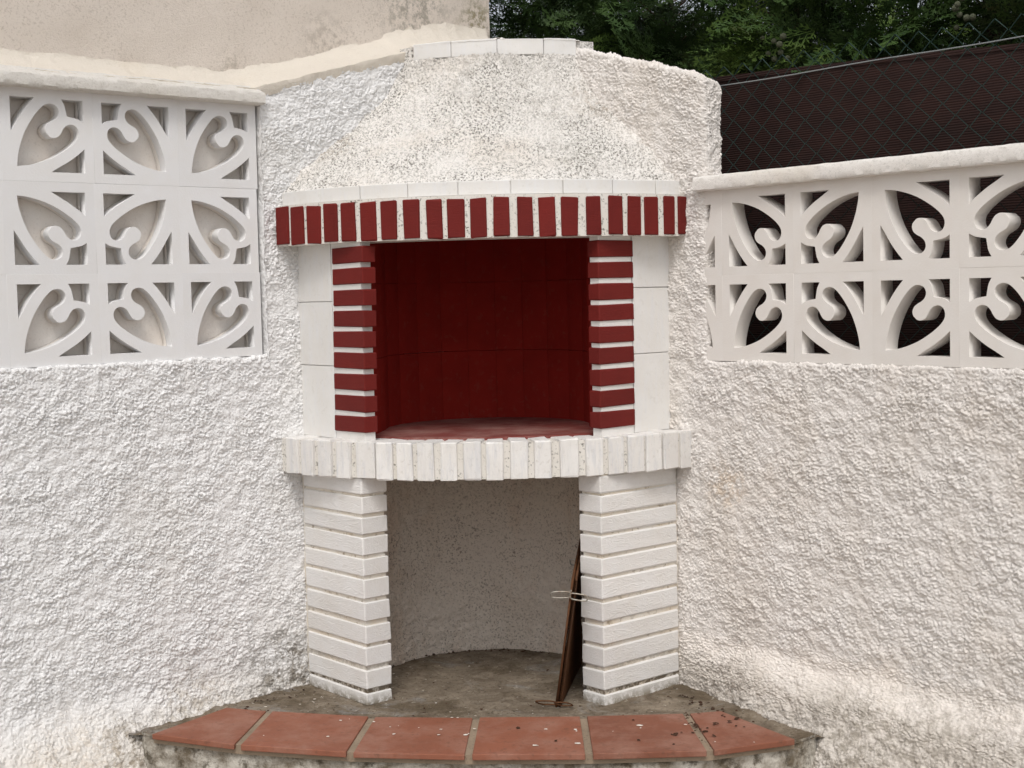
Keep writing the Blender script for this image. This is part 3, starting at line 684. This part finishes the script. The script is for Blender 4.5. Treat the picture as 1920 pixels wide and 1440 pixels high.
# hood
nu, nv = 440, 210
dd = np.linspace(-47, 48.5, nu); vv = np.linspace(0, 1, nv)
D, Vq = np.meshgrid(dd, vv, indexing='ij'); rad = .918 + (.418-.918)*Vq + .012*np.sin(Vq*math.pi); z = 1.836 + (2.312-1.836)*Vq
U = np.radians(D)*rad.mean(); Vs = Vq*.68
h = stucco(np.radians(D)*.72, Vs, 61, 1.35, .95, .2, 1.15) + .008*pn(U/.28, Vs/.28, 63)
h = h*(.35+.65*sstep(Vq, 0, .05)); cove = .010*(np.clip((np.abs(D-.6)-31+4*pn(Vs/.12, D*0+1.5, 66))/16, 0, 1)**2)*sstep(Vq, .04, .3)*(1-.6*sstep(Vq, .75, 1))
h = h + cove; rad2 = rad + h*.69; z2 = z + h*.72
cp = .04*Vq
P = np.empty(D.shape+(3,)); pp = cp + rad2*np.sin(np.radians(D)); qq = rad2*np.cos(np.radians(D))
qf = -.25 + np.sqrt(np.maximum((.636+h*.7)**2 - np.clip(pp-.04, -.5, .5)**2, 0)); wf = Vq**2; qq = qq*(1-wf) + np.minimum(qf, qq)*wf
P[..., 0] = C2[0]+DS[0]*pp+DM[0]*qq; P[..., 1] = C2[1]+DS[1]*pp+DM[1]*qq; P[..., 2] = z2
mobj('hood', grid_mesh('hood', P, False), M['hood'], bbq)['label'] = 'sloping rough white hood with grey mould specks'
cap = mobj('hood_cap', arc_block('hood_cap', -33, 33, .34, .622, 2.20, 2.358, 30, cp=.04, cq=-.25), M['hood'], bbq)
CA = [-27.0, -13.65, 1.1, 15.65, 26.4]
for i in range(4):
    me = arc_block('tile', CA[i]+.08, CA[i+1]-.08, .58, .632+random.uniform(-.0015, .0015), 2.309-.001*i, 2.362+random.uniform(-.002, .002), 6, cp=.04, cq=-.25, bevel=.002, jit=.0005)
    mobj('tile', me, M['panel'], cap)
# crumbly mortar along the top of the cap
dd = np.linspace(-28, 28, 150); rr_ = np.linspace(.50, .633, 26); D, RR = np.meshgrid(dd, rr_, indexing='ij')
h = np.maximum(stucco(np.radians(D)*.4, RR, 71, 1.3, .8), -.002)
P = np.empty(D.shape+(3,)); pp = .04+RR*np.sin(np.radians(D)); qq = -.25+RR*np.cos(np.radians(D)); edge = sstep(RR, .612, .633)
P[..., 0] = C2[0]+DS[0]*pp+DM[0]*qq; P[..., 1] = C2[1]+DS[1]*pp+DM[1]*qq; P[..., 2] = 2.362 + h*1.0 + .003 - .006*edge
mobj('cap_mortar', grid_mesh('cap_mortar', P), M['copR'], bbq)
# niche under the shelf
nu, nv = 320, 175
dd = np.linspace(-124, 124, nu); zv = np.linspace(.17, .945, nv); D, Z = np.meshgrid(dd, zv, indexing='ij')
nr = .384; h = stucco(np.radians(D)*nr, Z, 81, .9, 1.0, -.3); rad = nr - h
pp = -.005 + rad*np.sin(np.radians(D)); qq = .548 - rad*np.cos(np.radians(D))
P = np.empty(D.shape+(3,)); P[..., 0] = C2[0]+DS[0]*pp+DM[0]*qq; P[..., 1] = C2[1]+DS[1]*pp+DM[1]*qq; P[..., 2] = Z
keep_me = grid_mesh('niche_wall', P, True)
bm = bmesh.new(); bm.from_mesh(keep_me)
kill = []
for fc_ in bm.faces:
    c = fc_.calc_center_median(); d = np.array([c.x, c.y])-C2; tl = d@AL; tr = d@BR
    if tl > .80 or tr > .805: kill.append(fc_)
bmesh.ops.delete(bm, geom=kill, context='FACES'); bm.to_mesh(keep_me); bm.free()
mobj('niche_wall', keep_me, M['niche'], bbq)['label'] = 'curved grimy stucco back of the lower niche'

# ------------------------------------------------------------------ rusty grill rack
rack = thing('grill_rack', PQ(.27, .65, .19), 'rusty folding wire grill leaning on its side against the inner face of the right pillar', 'grill')
A_, B_, C_, D_ = PQ(.232, .905, .20), PQ(.292, .888, .60), PQ(.306, .44, .648), PQ(.285, .39, .20)
def lerp(a, b, t): return a + (b-a)*t
nr_ = (B_-A_).cross(D_-A_).normalized()
mobj('frame', tube_mesh('frame', [([A_, B_, C_, D_], True)], .0045), M['rust'], rack)
off = -nr_*.010 if nr_.dot(Vector((1, 0, 0))) > 0 else nr_*.010
A2, B2, C2_, D2 = [x - off for x in (A_, B_, C_, D_)]
mobj('frame', tube_mesh('frame', [([lerp(A2, D2, .02), lerp(B2, C2_, .05), C2_, D2], True)], .004), M['rust'], rack)
bars = []
for i in range(1, 46):
    t = i/46; bars.append(([lerp(A_, B_, t), lerp(D_, C_, t)], False))
mobj('wire_grid', tube_mesh('wire_grid', bars, .0034, 5), M['rust'], rack)['kind'] = 'stuff'
bars = []
for i in range(1, 46):
    t = i/46; bars.append(([lerp(A2, B2, t), lerp(D2, C2_, t)], False))
mobj('wire_grid', tube_mesh('wire_grid', bars, .0034, 5), M['rust'], rack)['kind'] = 'stuff'
for t in (.33, .66):
    mobj('cross_bar', tube_mesh('cross_bar', [([lerp(A_, D_, t), lerp(B_, C_, t)], False)], .0036), M['rust'], rack)
def loop(center, ax, ay, la, lb, n=20):
    out = []
    for i in range(n):
        an = 2*math.pi*i/n; c_, s_ = math.cos(an), math.sin(an)
        x = la*(1 if c_ > 0 else -1)*min(1, abs(c_)**.35); out.append(center + ax*x + ay*(lb*s_))
    return out
SX = Vector((*DS, 0)); SY = Vector((*DM, 0)); ZU = Vector((0, 0, 1))
hp = PQ(.283, .905, .552)
mobj('handle', tube_mesh('handle', [(loop(hp - SX*.030, SX, (ZU*.9+SY*.25).normalized(), .030, .011), True)], .0025), M['wire'], rack)
mobj('handle', tube_mesh('handle', [(loop(hp + SX*.026 - ZU*.008, (SX*.97-ZU*.16).normalized(), (ZU*.9+SY*.25).normalized(), .028, .011), True)], .0025), M['wire'], rack)
mobj('handle', tube_mesh('handle', [(loop(PQ(.288, .62, .600), SX, (ZU*.8+SY*.5).normalized(), .014, .012), True)], .0025), M['wire'], rack)
fp = PQ(.234, .912, .212)
mobj('foot_loop', tube_mesh('foot_loop', [(loop(fp - SX*.030, SX, (SY*.7-SX*.3+ZU*.36).normalized(), .030, .032), True)], .0025), M['rust'], rack)
mobj('foot_loop', tube_mesh('foot_loop', [(loop(fp + SX*.022+SY*.015, SX, (SY*.7-SX*.3+ZU*.36).normalized(), .022, .030), True)], .0025), M['rust'], rack)
mobj('latch', tube_mesh('latch', [([lerp(A_, B_, .42), lerp(lerp(A_, B_, .60), lerp(D_, C_, .60), .18) - off*.4], False)], .0028), M['wire'], rack)
mobj('latch', tube_mesh('latch', [([hp, lerp(B_, C_, .12)], False)], .0028), M['wire'], rack)

# ------------------------------------------------------------------ fence behind the right wall
fence = thing('chain_link_fence', WR(1.6, -.12, 0), 'dark green chain-link fence with a grey tension wire above the right wall', 'fence')
pz, px = .035, .040; ztop_f = 2.205; paths = []
t0, t1_ = .05, 3.3; z0 = 1.05
nz_ = int((ztop_f-z0)/pz)
ncol = int((t1_-t0)/px)
for c_ in range(ncol):
    pts_ = []
    for i in range(nz_+1):
        k_ = (i + c_) % 2
        pts_.append(WR(t0 + px*(c_ + k_) + .0012*math.sin(i*1.3+c_) + .0035*math.sin(c_*.37+i*.21), -.12 + (.0018 if k_ else -.0018), ztop_f - i*pz + .0015*math.sin(c_*2.1+i) + .004*math.sin(c_*.23)))
    paths.append((pts_, False))
mobj('wire_netting', tube_mesh('wire_netting', paths, .0018, 4), M['green'], fence)['kind'] = 'stuff'
tw = [WR(t, -.118, 2.146 - .004*math.sin((t-.0)/3.3*math.pi) + .0015*math.sin(t*9)) for t in np.linspace(.05, 3.3, 40)]
mobj('tension_wire', tube_mesh('tension_wire', [(tw, False)], .0021, 5), M['tension'], fence)
for tpost in (-.02, 3.2):
    mobj('post', tube_mesh('post', [([WR(tpost, -.12, 0), WR(tpost, -.12, 2.1), WR(tpost, -.12, 2.2)], False)], .02, 12), M['green'], fence)
scr = thing('privacy_screen', WR(1.6, -.35, 0), 'dark brown woven privacy screen hung behind the chain-link fence', 'screen')
tt = np.linspace(-.35, 3.6, 200); zl = np.linspace(0, 1, 60); T, W_ = np.meshgrid(tt, zl, indexing='ij')
top = np.interp(T, [-.4, .8, 1.35, 1.92, 3.6], [2.235, 2.216, 2.194, 2.162, 2.10]); Z = .3 + (top-.3)*W_
O = -.35 + .012*pn(T/.4, Z/.6, 91) + .004*pn(T/.1, Z/.3, 92)
P = np.empty(T.shape+(3,)); P[..., 0] = C2[0]+BR[0]*T+AL[0]*O; P[..., 1] = C2[1]+BR[1]*T+AL[1]*O; P[..., 2] = Z
P2 = P.copy(); P2[..., 0] -= AL[0]*.006; P2[..., 1] -= AL[1]*.006
ex = (P2.reshape(-1, 3), grid_quads(*P2.shape[:2]))
mobj('cloth', grid_mesh('cloth', P, False, ex), M['screen'], scr)
hem = [WR(t, -.347 + .010*float(pn(np.array([t/.4]), np.array([3.6]), 91)[0]), float(np.interp(t, [-.4, .8, 1.35, 1.92, 3.6], [2.235, 2.216, 2.194, 2.162, 2.10])) - .020) for t in np.linspace(-.35, 3.6, 160)]
hm = []
for t, c in zip(np.linspace(-.35, 3.6, 160), hem): hm.append([c + Vector((*(AL*.002), 0)) + Vector((0, 0, dz)) for dz in (.006, .022)] )
P = np.array([[tuple(x) for x in r] for r in hm]); P3 = P - np.array([*(AL*.012), 0])
mobj('hem', grid_mesh('hem', P, False, (np.concatenate([P3.reshape(-1, 3)]), grid_quads(*P3.shape[:2]))), M['screen'], scr)

# ------------------------------------------------------------------ cypress hedge
def frond(seed):
    r = random.Random(seed); V = []; F = []
    def blade(p, d, n, l, w):
        s_ = d.cross(n).normalized()*w; b = len(V)
        V.extend([p, p + d*l*.55 + s_, p + d*l, p + d*l*.55 - s_]); F.extend([(b, b+1, b+2), (b, b+2, b+3)])
    X = Vector((1, 0, 0)); N = Vector((0, 0, 1)); L = .17
    bend = r.uniform(-.25, .1)
    nb = 9
    for i in range(nb):
        t = (i+.6)/nb; p = Vector((L*t, 0, bend*L*t*t)); ln = .062*(1-.75*t)*(.55+.9*min(1, t*4)/1.4)
        if i == 0: blade(Vector((0, 0, 0)), X, N, L*.55, .0016)
        for sg in (-1, 1):
            d = Vector((math.cos(.75), sg*math.sin(.75), r.uniform(-.3, .2))).normalized()
            blade(p, d, N, ln, .0026)
            for q in (.33, .68):
                for s2 in (-1, 1):
                    d2 = (d*math.cos(.7) + Vector((-d.y, d.x, 0))*(s2*math.sin(.7)) + Vector((0, 0, r.uniform(-.2, .2)))).normalized()
                    blade(p + d*ln*q, d2, N, ln*.50*(1.1-q*.6), .0024)
    blade(Vector((L*.9, 0, bend*L*.81)), X, N, .03, .0025)
    return np.array([tuple(v) for v in V]), np.array(F)
FR = [frond(i) for i in range(4)]
def rot_batch(az, el, ro):
    """rotation matrices: local x -> direction, roll about it"""
    ca, sa, ce, se, cr, sr = np.cos(az), np.sin(az), np.cos(el), np.sin(el), np.cos(ro), np.sin(ro)
    x = np.stack([ca*ce, sa*ce, se], -1); y0 = np.stack([-sa, ca, np.zeros_like(az)], -1); z0 = np.cross(x, y0)
    y = y0*cr[:, None] + z0*sr[:, None]; z = np.cross(x, y); return np.stack([x, y, z], -1)
cone_me = bpy.data.meshes.new('seed_cone'); bm = bmesh.new(); bmesh.ops.create_icosphere(bm, subdivisions=2, radius=.011)
for v in bm.verts: v.co *= 1 + .10*math.sin(v.co.x*700)*math.sin(v.co.y*650)*math.cos(v.co.z*600)
bm.to_mesh(cone_me); bm.free(); cone_me.materials.append(M['cone'])
def cypress(tr, orr, rad, n, label, z_lo=1.5, z_hi=4.2, dens_mid=2.45, trunk_r=.05, seed=0, lean=.0):
    g = np.random.default_rng(seed); base = WR(tr, orr, 0)
    tree = thing('cypress_tree', base, label, 'tree', 'cypress trees behind the screen')
    pts_ = [base + Vector((.02*math.sin(i*1.7+seed), .02*math.cos(i*1.1+seed), i*.55)) for i in range(9)]
    co = []; qs = []
    for i, p in enumerate(pts_):
        r = trunk_r*(1-.10*i) + .004*math.sin(i*2.3)
        for k_ in range(12): an = 2*math.pi*k_/12; co.append(p + Vector((r*math.cos(an)*(1+.12*math.sin(k_*2.7)), r*math.sin(an)*(1+.12*math.sin(k_*2.7)), 0)))
    for i in range(8):
        for k_ in range(12): qs.append((i*12+k_, i*12+(k_+1) % 12, i*12+12+(k_+1) % 12, i*12+12+k_))
    mobj('trunk', np_mesh('trunk', np.array([tuple(c) for c in co]), quads=np.array(qs)), M['bark'], tree)
    br = []
    for i in range(34):
        z = g.uniform(1.7, 3.6); an = g.uniform(0, 2*math.pi); l = g.uniform(.3, 1.0)*rad; p = base + Vector((0, 0, z)); d = Vector((math.cos(an), math.sin(an), g.uniform(.05, .7)))
        pp_ = [p]; 
        for j in range(5): d = (d + Vector((g.uniform(-.25, .25), g.uniform(-.25, .25), g.uniform(-.1, .25)))).normalized(); pp_.append(pp_[-1] + d*l/5)
        br.append((pp_, False))
    mobj('branch', tube_mesh('branch', br, .0042, 5), M['twig'], tree)['kind'] = 'stuff'
    # fronds: clumps around branch ends
    vis = z_lo; ncl = n//9; az = g.uniform(0, 2*math.pi, ncl); rr = rad*np.sqrt(g.uniform(.06, 1.0, ncl))*(.8+.3*g.random(ncl))
    zc = np.where(g.random(ncl) < .86, g.uniform(2.05, 2.90, ncl), g.uniform(2.85, z_hi, ncl))
    tR = (np.stack([base.x + rr*np.cos(az), base.y + rr*np.sin(az)], -1) - C2)@BR
    gap = (zc > 2.42) & (zc < 3.0) & (tR > .05) & (tR < 1.25) & (g.random(ncl) < .32); zc = np.where(gap, g.uniform(3.1, z_hi, ncl), zc)
    taper = np.clip(1.15 - (zc-2.4)*.22, .35, 1.05); rr *= taper
    cx = base.x + rr*np.cos(az) + AL[0]*lean; cy = base.y + rr*np.sin(az) + AL[1]*lean
    allv = []; allf = []; bo = 0
    for v_i in range(4):
        m_ = (n//4); ci = g.integers(0, ncl, m_)
        pos = np.stack([cx[ci], cy[ci], zc[ci]], -1) + g.normal(0, .055, (m_, 3))
        ok = ((pos[:, :2]-C2)@AL < -.56); pos = pos[ok]; ci = ci[ok]; m_ = len(ci)
        A = az[ci] + g.normal(0, .6, m_); E = g.normal(.15, .5, m_); Ro = g.normal(0, .7, m_)
        Rm = rot_batch(A, E, Ro); sc = g.uniform(1.0, 1.75, m_)
        fv, ff = FR[v_i]
        W = np.einsum('nij,kj->nki', Rm, fv)*sc[:, None, None] + pos[:, None, :]
        allv.append(W.reshape(-1, 3)); allf.append((ff[None] + (np.arange(m_)*len(fv))[:, None, None]).reshape(-1, 3) + bo); bo += m_*len(fv)
    mobj('crown', np_mesh('crown', np.concatenate(allv), tris=np.concatenate(allf), smooth=False), M['leaf'], tree)
    return tree
HT = [(-1.15, -1.15, 'cypress farthest left, beside the end of the beige house wall'), (-.45, -1.0, 'dark cypress rising behind the middle of the hood cap'),
      (.20, -1.1, 'cypress with small cones behind the right shoulder of the hood'), (.85, -1.0, 'cypress with bright drooping sprays above the left end of the brown screen'),
      (1.38, -1.15, 'cypress whose thick trunk shows near the right edge'), (2.05, -1.0, 'cypress farthest right, at the edge of the picture'), ]
trees = []
HB = [(-1.5, -2.2, 'cypress in the second row, behind the end of the beige house wall'), (-.5, -2.3, 'cypress in the second row, behind the hood cap'),
      (.45, -2.2, 'cypress in the second row, behind the left part of the brown screen'), (1.35, -2.3, 'cypress in the second row, behind the right part of the brown screen')]
for i, (t, o, lab) in enumerate(HT):
    trees.append(cypress(t, o - (.0 if i == 4 else .45), .62, 700, lab, trunk_r=.085 if i == 4 else .035, seed=100+i, lean=.0 if i == 4 else .45))
M['spray'] = mat_leaf('fresh_cypress_spray', (.075, .135, .030), (.115, .175, .038), (.085, .12, .03))
def spray(tree, t, o, z, n, sp, sc0, sc1, seed):
    g = np.random.default_rng(seed); fv, ff = FR[seed % 4]; az0 = math.atan2(AL[1], AL[0])
    W = []; F_ = []; b_ = 0
    for i in range(n):
        p = np.array(tuple(WR(t + g.normal(0, sp), o + g.normal(0, .05), z + g.normal(0, sp*.8))))
        Rm = rot_batch(np.array([az0 + g.normal(0, .7)]), np.array([g.normal(-.25, .45)]), np.array([g.normal(0, .6)]))[0]
        W.append(fv@Rm.T*g.uniform(sc0, sc1) + p); F_.append(ff + b_); b_ += len(fv)
    mobj('spray', np_mesh('spray', np.concatenate(W), tris=np.concatenate(F_), smooth=False), M['spray'], tree)['label'] = 'fresh bright green spray of foliage'
spray(trees[3], .80, -.62, 2.36, 34, .085, .9, 1.5, 1); spray(trees[3], .70, -.66, 2.27, 14, .05, .9, 1.4, 2); spray(trees[2], .02, -.66, 2.47, 10, .03, .8, 1.2, 3); spray(trees[4], 1.28, -.70, 2.40, 12, .07, .8, 1.2, 4)
for i, (t, o, lab) in enumerate(HB): cypress(t, o, .80, 480, lab, trunk_r=.03, seed=200+i)
def cones(tree, t, o, z, n, sp):
    for i in range(n):
        p = WR(t + random.gauss(0, sp), o + random.gauss(0, .02), z + random.gauss(0, sp))
        mobj('seed_cone', cone_me, None, tree, Matrix.Translation(p) @ Matrix.Scale(random.uniform(.8, 1.15), 4))
cones(trees[1], -.25, -.55, 2.35, 6, .022); cones(trees[2], .02, -.52, 2.36, 16, .035); cones(trees[3], .92, -.50, 2.315, 8, .028); cones(trees[4], 1.60, -.55, 2.33, 7, .025)

# ------------------------------------------------------------------ leaf crumbs and paint chips on the step
def scatter(name, spots, mat, label, cat, zf, flat):
    bm = bmesh.new()
    for (p, q, r_) in spots:
        n = random.randint(5, 7); a0 = random.random()*6; z = zf(p, q); ring = []
        for k_ in range(n):
            an = a0+2*math.pi*k_/n; rr = r_*random.uniform(.6, 1.15); ring.append(bm.verts.new(PQ(p+rr*math.cos(an), q+rr*.8*math.sin(an), z+random.uniform(0, flat)*r_)))
        ctr = bm.verts.new(PQ(p, q, z + flat*r_*.9 + .001))
        for k_ in range(n): bm.faces.new((ring[k_], ring[(k_+1) % n], ctr))
        bm.faces.new(ring[::-1])
    bmesh.ops.recalc_face_normals(bm, faces=bm.faces)
    me = bpy.data.meshes.new(name); bm.to_mesh(me); bm.free(); o = mobj(name, me, mat); tag(o, label, cat, kind='stuff')
bx = [x for x, y in backl]; by = [y for x, y in backl]
def zfl(p, q): return .2045 if q > np.interp(p, bx, by)+.004 else .194
spots = []
for i in range(18): spots.append((random.gauss(.70, .07), random.gauss(1.12, .06), random.choice((.003, .005, .007, .010))))
for i in range(16): t_ = random.random(); spots.append((.633+.051*t_+random.gauss(0, .006), .999+.351*t_, random.uniform(.003, .007)))
for i in range(70): an = random.gauss(0, 1); spots.append((-.015+.385*math.sin(an), .545-.375*math.cos(an)+random.uniform(0, .03), random.uniform(.003, .008)))
for i in range(26): p = random.uniform(-.75, .75); spots.append((p, random.uniform(.45, 1.0), random.uniform(.002, .006)))
for i in range(24): t_ = random.uniform(.0, 1); spots.append((.60+.13*t_+random.gauss(0, .02), .74+.22*t_+random.gauss(0, .02), random.uniform(.003, .008)))
for i in range(18): t_ = random.uniform(.0, 1); spots.append((-.62-.16*t_+random.gauss(0, .02), .72+.18*t_+random.gauss(0, .02), random.uniform(.003, .008)))
for i in range(9): p = random.uniform(.1, .8); spots.append((p, random.uniform(1.05, 1.30), random.uniform(.004, .009)))
for i in range(20): spots.append((random.uniform(-.6, .6), random.uniform(.85, 1.03), random.uniform(.002, .005)))
scatter('leaf_litter', spots, M['crumb'], 'dark crumbs of dry leaf scattered over the step and niche floor', 'leaf litter', zfl, .7)
spots = []
for i in range(20): p = random.uniform(-.8, .85); spots.append((p, random.uniform(1.04, 1.30), random.choice((.002, .003, .003, .004, .006))))
for p, q, r_ in ((.19, 1.31, .013), (.31, 1.29, .009), (.49, 1.12, .011), (.30, 1.16, .007), (-.10, 1.16, .006), (-.02, 1.21, .008), (-.42, 1.07, .006)): spots.append((p, q, r_))
for i in range(18): spots.append((random.uniform(-.8, .35), random.uniform(.30, .98), random.choice((.002, .003, .005))))
scatter('paint_chips', spots, M['chip'], 'white flakes of paint lying on the tiles and slab', 'paint flakes', zfl, .15)
